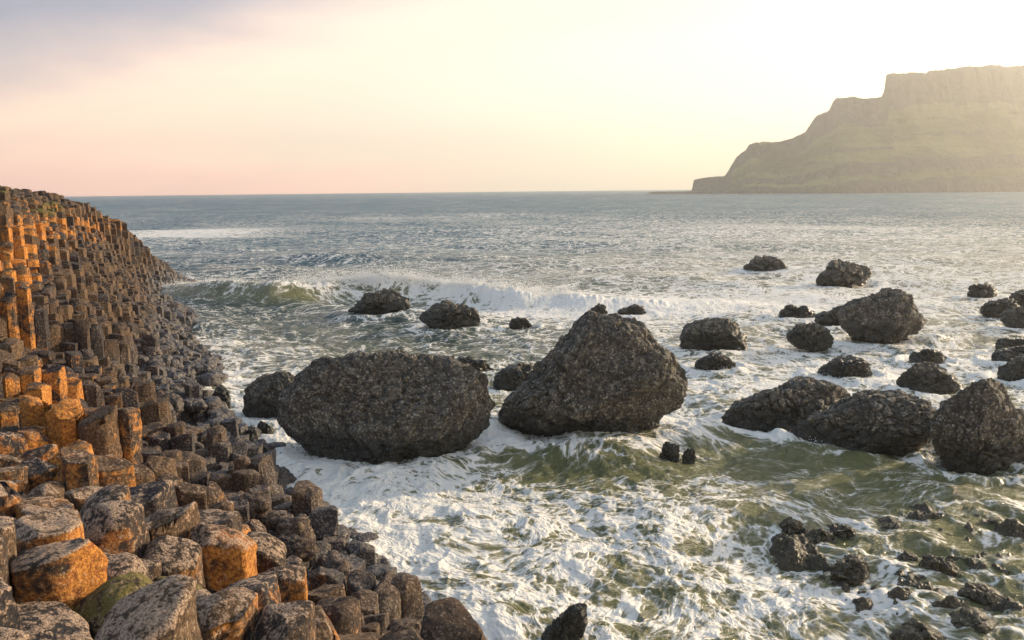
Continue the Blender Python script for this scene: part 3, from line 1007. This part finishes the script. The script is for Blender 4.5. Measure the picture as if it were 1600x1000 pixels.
# loose wet rocks along the foot of the shore
r_ = random.Random(5)
sh = np.array([p_[:2] for p_ in shore_w])
cum = np.concatenate([[0], np.cumsum(np.linalg.norm(np.diff(sh, axis=0), axis=1))])
SR = [(400, 655, 432, 685), (396, 690, 424, 716), (372, 668, 405, 700), (398, 712, 425, 735), (600, 925, 640, 985), (618, 962, 665, 1005), (545, 930, 600, 1000), (330, 600, 362, 640), (560, 905, 590, 935), (520, 845, 548, 880), (500, 870, 530, 905), (470, 820, 500, 850)]
SRL = ['wet dark rock at the shore edge, nearest the gap beside the largest boulder', 'wet dark rock just below the one facing the gap beside the largest boulder', 'wet dark rock inland of the two facing the gap',
       'small black rock touching the white wash at the bend of the shore', 'big smooth brown boulder at the foot of the shore beside the bottom foam', 'brown boulder cut by the bottom edge, outermost on the shore', 'brown shaded boulder left of the big smooth brown one',
       'knobbly rock sticking out into the foam halfway up the shore', 'small brown rock above the big smooth brown boulder', 'dark rock on the lower shore beside the bright foam', 'dark rock inland of the one beside the bright foam', 'black rock at the foam where the shore turns down to the right']
for q, ((a, b, c_, d), lb) in enumerate(zip(SR, SRL)):
    low_rock(a, b, c_, d, sub=5, knob=.3 if q in (4, 5, 6) else .16, rough=.8, depth=.85, seed=70 + q, name='shore_rock', cat='rock', group='loose rocks along the foot of the shore', label=lb)
FOOT_N = len(FOOT)


loose = []


def pebble_boulder(x, y, z, s, seed):
    U, F_ = ico(4)
    N = U
    V = U * (s * r_.uniform(.8, 1.2), s * r_.uniform(.8, 1.2), s * r_.uniform(.65, .95))
    Q = V + seed * 3.1
    f1, f2, rv = worley(Q / (s * 0.9), seed)
    V = V + N * ((rv - 0.5) * 0.35 * s - f1 * 0.25 * s + fbm(Q[:, 0] / s * 2, Q[:, 1] / s * 2, Q[:, 2] / s * 2, 3, seed) * 0.2 * s)[:, None]
    g1, g2, gv = worley(Q / (s * 0.35), seed + 3)
    V = V + N * ((gv - .5) * .12 * s)[:, None]
    T = sstep(N[:, 2], 0.3, 0.9)
    me = mesh_from('shore_rock', V, F_, M_COL, True, {'tint': np.tile((0.1, 0.25, 0.0), (len(V), 1)), 'rnd': np.full(len(V), r_.random()), 'top': T})
    o = link('shore_rock', me, 'knobbly wet rock lying loose among the others at the foot of the shore', 'rock', 'small loose rocks along the shore', None, (x, y, z))
    loose.append(o)
    return o


for q in range(130):
    t = r_.random() ** 1.1 * cum[8]
    k = min(np.searchsorted(cum, t), len(sh) - 1) or 1
    f_ = (t - cum[k - 1]) / (cum[k] - cum[k - 1])
    p0 = sh[k - 1] * (1 - f_) + sh[k] * f_
    tdir = (sh[k] - sh[k - 1]); tdir /= np.linalg.norm(tdir)
    nrm_ = np.array([-tdir[1], tdir[0]])
    if nrm_[0] > 0: nrm_ = -nrm_
    p1 = p0 + nrm_ * r_.uniform(-0.25, 1.9)
    s = r_.uniform(0.12, 0.34)
    gz = float(ground_h(p1[0], p1[1]))
    pebble_boulder(p1[0], p1[1], gz + s * 0.3, s, 200 + q)

loose.sort(key=lambda o: o.location.y)
TENS = ['', '', 'twenty', 'thirty', 'forty', 'fifty', 'sixty', 'seventy', 'eighty', 'ninety']


def ordinal(n):
    if n > 100:
        return 'hundred and ' + ordinal(n - 100)
    if n == 100:
        return 'hundredth'
    if n <= 20:
        return ORD[n - 1]
    return TENS[n // 10][:-1] + 'ieth' if n % 10 == 0 else TENS[n // 10] + '-' + ORD[n % 10 - 1]


for q, o in enumerate(loose):
    o['label'] = 'small knobbly wet loose rock, ' + ordinal(q + 1) + ' along the shoreline counted from the nearest'

# ------------------------------------------------------------------ the sea
NA, NR = 1150, 900
az = np.concatenate([np.linspace(-1.15, -0.66, 60, endpoint=False), np.linspace(-0.66, 0.66, NA), np.linspace(0.66, 1.15, 61)[1:]])
vpx = 852 * CAM_H / 7.0
rr_ = 852 * CAM_H / np.linspace(vpx, 2.4, NR)
rr_ = np.concatenate([rr_, [2500.0]])
AZ, RR = np.meshgrid(az, rr_)
SX = RR * np.sin(AZ); SY = RR * np.cos(AZ)
dr_ = RR ** 2 / (852 * CAM_H)          # local row spacing

Z = np.zeros_like(SX)
wr = np.random.default_rng(3)
for lam, amp in ((34, .22), (26, .20), (19, .16), (13, .13), (9, .10), (6.5, .075), (4.6, .055), (3.2, .040), (2.3, .028), (1.6, .02), (1.1, .013)):
    for rep in range(3):
        th = math.radians(-95 + wr.uniform(-38, 38))
        kx, ky = math.cos(th), math.sin(th)
        ph = wr.uniform(0, 6.28)
        warpn = vnoise(SX / (lam * 2.2) + rep * 9, SY / (lam * 2.2), None, 60 + rep) * 1.6
        arg = (SX * kx + SY * ky) * math.tau / lam + ph + warpn * 2.0
        s_ = np.sin(arg)
        s_ = 1 - 2 * np.abs(np.sin(arg / 2)) ** 1.3 if lam < 14 else s_
        damp = np.clip(lam / (dr_ * 2.5) - 0.6, 0, 1)
        env = 0.5 + 0.9 * np.clip(vnoise(SX / (lam * 3) + 5 * rep, SY / (lam * 3) + lam, None, 80 + rep) + .3, 0, 1)
        Z += s_ * amp * 0.6 * damp * env
calm = 0.35 + 0.65 * sstep(SY, 16, 60)
Z *= calm
# a long shore breaker
cl = [at_z(a, b, 0.0)[:2] for a, b in [(150, 462), (235, 462), (330, 466), (430, 468), (540, 462), (650, 462), (760, 468), (860, 472), (960, 476), (1080, 480), (1200, 478)]]
cl = np.array(cl)
cxs, cys = cl[:, 0], cl[:, 1]
yc = np.interp(SX, cxs, cys) + vnoise(SX / 4.0, SX * 0, None, 31) * 1.0
hc = np.interp(SX, [at_z(a, 465)[0] for a in (170, 250, 300, 400, 520, 640, 760, 830, 900, 1100, 1250)], [0.15, .45, .8, .95, 1.1, 1.1, 1.0, .8, .5, .35, 0.0])
hc = hc * (0.9 + 0.2 * vnoise(SX / 1.8, SX * 0, None, 32))
dy = SY - yc
ridge = np.where(dy < 0, np.exp(-(dy / 1.5) ** 2), np.exp(-(dy / 3.2) ** 2))
Z += hc * ridge
# choppy wash near the shore and round the rocks
near = 1 - sstep(SY, 30, 60)
c1 = fbm(SX * 0.45, SY * 0.45, None, 5, 90, 0.55)
c2 = 1 - 2 * np.abs(fbm(SX * 0.9 + c1, SY * 0.9 - c1, None, 4, 95, 0.55))
Z += near * (c1 * 0.22 + c2 * 0.055)
fine = np.clip(1.2 - dr_ / 0.25, 0, 1)
c3 = 1 - 2 * np.abs(fbm(SX * 2.6 + c1 * 2, SY * 2.6 + c2, None, 4, 99, 0.6))
Z += near * fine * c3 * 0.014

# foam coverage, in world metres
foam = np.full_like(SX, 0.02)
foam += 0.27 * (1 - sstep(SY, 20, 45))
foam += 0.04 * (1 - sstep(SY, 60, 180))
foam -= 0.12 * sstep(SY, 180, 500)


def blob(px, py, rx, ry, v, rot=0.0):
    global foam
    p0 = at_z(px, py, 0.0)
    dx = SX - p0[0]; dy_ = SY - p0[1]
    c_, s_ = math.cos(rot), math.sin(rot)
    u = (dx * c_ + dy_ * s_) / rx; w_ = (-dx * s_ + dy_ * c_) / ry
    foam = foam + v * np.exp(-(u * u + w_ * w_))


blob(640, 800, 3.0, 2.2, .42); blob(760, 900, 3.0, 2.0, .22); blob(850, 800, 2.5, 1.6, .2); blob(700, 960, 2.4, 1.2, .1)
blob(520, 770, 2.2, 1.8, .5); blob(620, 880, 1.6, 1.2, .3); blob(980, 880, 1.8, 1.2, .15); blob(1250, 930, 2.2, .7, .6, -0.5); blob(1420, 880, 2.6, 1.6, -.05); blob(1130, 830, 2.2, .8, .35, -0.6); blob(1010, 960, 1.5, 0.8, .2)
blob(800, 725, .9, .6, -.55); blob(905, 745, .9, .8, -.7); blob(850, 700, 2.6, .6, .35); blob(1150, 725, 3.2, 1.3, -.55); blob(1380, 755, 3.0, 1.5, -.35); blob(1500, 880, 2.6, 2.4, -.30)
blob(970, 915, .6, .25, -.7); blob(710, 823, .45, .25, -.8); blob(960, 700, 2.0, .8, .1); blob(1040, 750, .9, .8, -.2)
blob(400, 660, 1.5, 2.5, .5); blob(430, 700, 1.2, 1.5, .35); blob(380, 590, 2.5, 4, .35); blob(330, 540, 3, 5, .25)
blob(240, 440, 3.5, 5, .7); blob(560, 525, 5, 3.5, -.10); blob(700, 540, 8, 4, -.05); blob(460, 500, 6, 4, -.18)
blob(1150, 600, 6, 4, .15); blob(1300, 610, 6, 3, .3); blob(1080, 640, 1.5, 2.5, .25); blob(1000, 500, 6, 4, .35); blob(1200, 560, 7, 4, .3); blob(1480, 560, 5, 5, .2); blob(1500, 500, 8, 6, .2)
blob(1010, 470, 14, 6, .6); blob(1200, 470, 14, 6, .45); blob(1400, 440, 14, 8, .35); blob(880, 480, 6, 4, .4)
blob(270, 366, 13, 22, .85); blob(330, 362, 10, 14, .3); blob(640, 340, 30, 20, .25)
blob(1150, 360, 50, 40, .30); blob(1450, 370, 50, 40, .30); blob(880, 340, 50, 50, .15); blob(1250, 420, 20, 12, .3)
for fi, (fx, fy, fw, fd) in enumerate(FOOT[:FOOT_N]):
    big = 1.0 if fi < 32 else 0.3
    u = np.hypot((SX - fx) / (fw + .35), (SY - fy) / (fd + .35))
    foam = foam + 0.42 * big * np.exp(-((u - 1.0) / 0.28) ** 2)
    Z += big * (0.06 + 0.05 * c2) * np.exp(-((u - 1.0) / 0.22) ** 2)
# shoreline wash
gx = np.interp(SY, sh[:9, 1], sh[:9, 0])
foam += 0.30 * np.exp(-((SX - gx - .4) / 1.0) ** 2) * (SY < 36)
# breaker: green face left, white thrown crest
crest = np.exp(-((dy - 0.3) / 1.3) ** 2)
tg = at_z(300, 465)[0], at_z(560, 465)[0]
green_part = sstep(SX, tg[0] - 3, tg[0]) * (1 - sstep(SX, tg[1] - 5, tg[1] + 1))
foam += crest * np.clip(hc, 0, 1) * (0.75 - 0.15 * green_part)
face = np.exp(-((dy + 1.6) / 1.1) ** 2) * np.clip(hc, 0, 1)
foam -= face * green_part * 0.38
foam += face * (1 - green_part) * 0.25
foam += 0.4 * np.exp(-((dy - 3.0) / 2.5) ** 2) * np.clip(hc, 0, 1) * (1 - green_part * .5)
# streaks farther out
stk = fbm(SX / 9.0, SY / 5.0, None, 5, 120, 0.6)
foam += 0.30 * np.clip(stk, -.5, 1) * sstep(SY, 35, 70)
# foam has thickness
fthick = sstep(foam + c3 * .3, .5, 1.1)
Z += near * fine * fthick * (0.02 + 0.012 * fbm(SX * 5, SY * 5, None, 4, 130, .6))
spk = np.exp(-((dy - 0.4) / 1.0) ** 2) * np.clip(hc, 0, 1) * (1 - .6 * green_part)
Z += spk * 0.5 * np.abs(fbm(SX * 2.2, SY * 1.2, None, 4, 140, .65))

shallow = 1 - sstep(SY + 4 * vnoise(SX / 6, SY / 6, None, 150), 16, 40)
shallow = np.maximum(shallow, np.clip(face + crest * .5, 0, 1))
right = sstep(SX / np.maximum(SY, 1), -0.15, 0.4)
shallow = np.clip(np.maximum(shallow, right * 0.4 * (1 - sstep(SY, 60, 200))), 0, 1)
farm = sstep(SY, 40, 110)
# advected coordinates: the wash is dragged in long curls
fx1 = fbm(SX / 3.5, SY / 3.5, None, 3, 160) * 1.0
fy1 = fbm(SX / 3.5 + 20, SY / 3.5, None, 3, 170) * 1.0
sc = 1.0 / (1.0 + 0.030 * np.maximum(SY - 14, 0))
FX = np.cumsum(np.zeros(1)) if False else (SX * 0.9 + fx1) * 1.0
FY = (SY * 0.9 + fy1)
flow = np.stack([FX.ravel(), FY.ravel(), np.zeros(FX.size)], 1)
idx = np.arange(SX.size).reshape(SX.shape)
quads = np.stack([idx[:-1, :-1], idx[:-1, 1:], idx[1:, 1:], idx[1:, :-1]], -1).reshape(-1, 4)
V = np.stack([SX.ravel(), SY.ravel(), Z.ravel()], 1)
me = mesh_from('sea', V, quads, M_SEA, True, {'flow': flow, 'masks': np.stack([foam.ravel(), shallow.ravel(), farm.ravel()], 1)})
link('sea_water', me, kind='structure')


def sea_z(x, y):
    a = math.atan2(x, y); r = math.hypot(x, y)
    ai = int(np.clip(np.searchsorted(az, a), 0, len(az) - 1)); ri = int(np.clip(np.searchsorted(rr_, r), 0, len(rr_) - 1))
    return float(Z[ri, ai])


# thrown spray along the breaker and at the rocks
U, F_ = ico(1)
SV, SF = [], []
n0 = 0
rs = np.random.default_rng(11)


def drop(x, y, z, s):
    global n0
    v = U * s * rs.uniform(.6, 1.4, 3) + (x, y, z)
    SV.append(v); SF.append(F_ + n0); n0 += len(v)


xs0, xs1 = at_z(440, 465)[0], at_z(900, 465)[0]
for clump in range(380):
    t = rs.random()
    x = xs0 + (xs1 - xs0) * t
    if rs.random() < .12:
        x = at_z(rs.uniform(230, 440), 465)[0]
    y = np.interp(x, cxs, cys) + rs.uniform(-.2, 1.2)
    zb = sea_z(x, y)
    hgt = rs.uniform(.1, .8) * (1.2 if xs0 < x else .5)
    for k in range(rs.integers(50, 130)):
        q = rs.random() ** 1.6
        drop(x + rs.normal() * .25, y + rs.normal() * .25, zb - .05 + q * hgt + rs.normal() * .03, rs.uniform(.006, .024) * (1.1 - .5 * q))
for (fx, fy, fw, fd) in FOOT[:32]:
    if rs.random() < .35:
        for c_ in range(2):
            a = rs.uniform(2.6, 6.8)
            x = fx + math.cos(a) * fw * 1.02; y = fy + math.sin(a) * fd * 1.02
            zb = sea_z(x, y)
            for k in range(30):
                drop(x + rs.normal() * .15, y + rs.normal() * .12, zb + rs.random() ** 2 * .15, rs.uniform(.004, .011))
me = mesh_from('spray', np.concatenate(SV), np.concatenate(SF), M_SPRAY, True)
link('sea_spray', me, 'white spray thrown up along the breaking wave and the boulders', 'spray', None, 'stuff')

# ------------------------------------------------------------------ far headland
D0 = 800.0
SF = D0 / 560.0
prof_px = [(1015, 302), (1060, 300), (1081, 298), (1084, 281), (1105, 277), (1131, 275), (1140, 262), (1150, 244), (1165, 233), (1171, 223), (1184, 221), (1188, 227), (1195, 222), (1228, 219), (1240, 214), (1258, 206), (1268, 190),
           (1278, 179), (1296, 172), (1302, 158), (1308, 153), (1345, 152), (1376, 149), (1381, 140), (1385, 115), (1395, 112), (1435, 111), (1442, 113), (1460, 109), (1500, 104), (1560, 100), (1600, 98), (1800, 94), (2200, 90)]
cr = np.array([at_y(a, b, D0 + 60) for a, b in prof_px])
ux = np.concatenate([np.linspace(cr[0, 0], cr[31, 0], 520), np.linspace(cr[31, 0], cr[-1, 0], 80)[1:]])
hz = np.interp(ux, cr[:, 0], cr[:, 2])
hz = hz + fbm(ux / 7.0, ux * 0, None, 4, 230, .6) * np.clip(hz / 30, 0, 1) * 1.6
hz = np.maximum(hz, 2.2)
vv = np.concatenate([np.linspace(0, .1, 8), np.linspace(.1, .62, 40)[1:], np.linspace(.62, .80, 26)[1:], np.linspace(.8, 1.0, 8)[1:], [1.3, 1.8, 2.6]])
UX, VV = np.meshgrid(ux, vv)
HZ = np.tile(hz, (len(vv), 1))
# height share along the slope: sea cliff, grassy scree, crag, plateau
zs = np.interp(VV, [0, .03, .1, .2, .24, .27, .30, .41, .44, .47, .62, .66, .74, .80, 1.0, 1.3, 1.8, 2.6], [-.05, .07, .11, .15, .24, .265, .28, .38, .46, .48, .66, .74, .94, .985, 1.0, .98, .8, -.05])
bumpy = fbm(UX / 34, VV * 7, None, 6, 200, .65)
gul = fbm(UX / 15, VV * 0.8, None, 4, 210, .6)
ZC = HZ * zs + bumpy * HZ * .07 * (zs > 0) * (VV < .9) + gul * 2.4 * (VV < .9)
ZC = np.where(VV >= .999, HZ * zs, ZC)
ZC = np.minimum(ZC, HZ * np.maximum(zs, 1.0) * 1.0)
spread = np.clip(HZ / 85, .12, 1.0)
YC = D0 + 60 + (VV - .80) * 210 * spread + gul * 14 * ((VV > .55) & (VV < .85)) * spread + bumpy * 10 * spread
# headland bends towards the camera on the right
UXR = UX + np.where(VV > .8, YC - (D0 + 60), 0) * 0.72 + np.where(VV <= .8, (YC - (D0 + 60)) * 0.30, 0)
YC -= np.clip((UX - cr[22, 0]) / 300, 0, 3) * 40 * 0
rock = np.interp(VV, [0, .08, .12, .19, .23, .27, .31, .40, .43, .46, .60, .65, .80, .84], [1, .8, .1, .3, .9, .8, .05, .0, .6, .0, .1, 1, .9, .0])
rock = np.where(HZ < 31, 1.0, rock)
idx = np.arange(UX.size).reshape(UX.shape)
quads = np.stack([idx[:-1, :-1], idx[:-1, 1:], idx[1:, 1:], idx[1:, :-1]], -1).reshape(-1, 4)
me = mesh_from('headland', np.stack([UXR.ravel(), YC.ravel(), ZC.ravel()], 1), quads, M_CLIFF, True, {'rock': rock.ravel()})
link('hills', me, kind='structure')

# ------------------------------------------------------------------ salt haze in the air
me = bpy.data.meshes.new('haze')
x0, x1, y0, y1, z0, z1 = -2600, 2600, -60, 2600, -4, 165
vs = [(x, y, z) for x in (x0, x1) for y in (y0, y1) for z in (z0, z1)]
me.from_pydata(vs, [], [(0, 1, 3, 2), (4, 6, 7, 5), (0, 4, 5, 1), (2, 3, 7, 6), (0, 2, 6, 4), (1, 5, 7, 3)])
mt = bpy.data.materials.new('haze'); mt.use_nodes = True
t = mt.node_tree; t.nodes.clear()
o = t.nodes.new('ShaderNodeOutputMaterial'); pv = t.nodes.new('ShaderNodeVolumePrincipled')
pv.inputs['Color'].default_value = (0.96, 0.95, 0.90, 1)
pv.inputs['Density'].default_value = 0.00044
pv.inputs['Anisotropy'].default_value = 0.72
t.links.new(pv.outputs[0], o.inputs['Volume'])
me.materials.append(mt)
link('haze', me, kind='stuff')
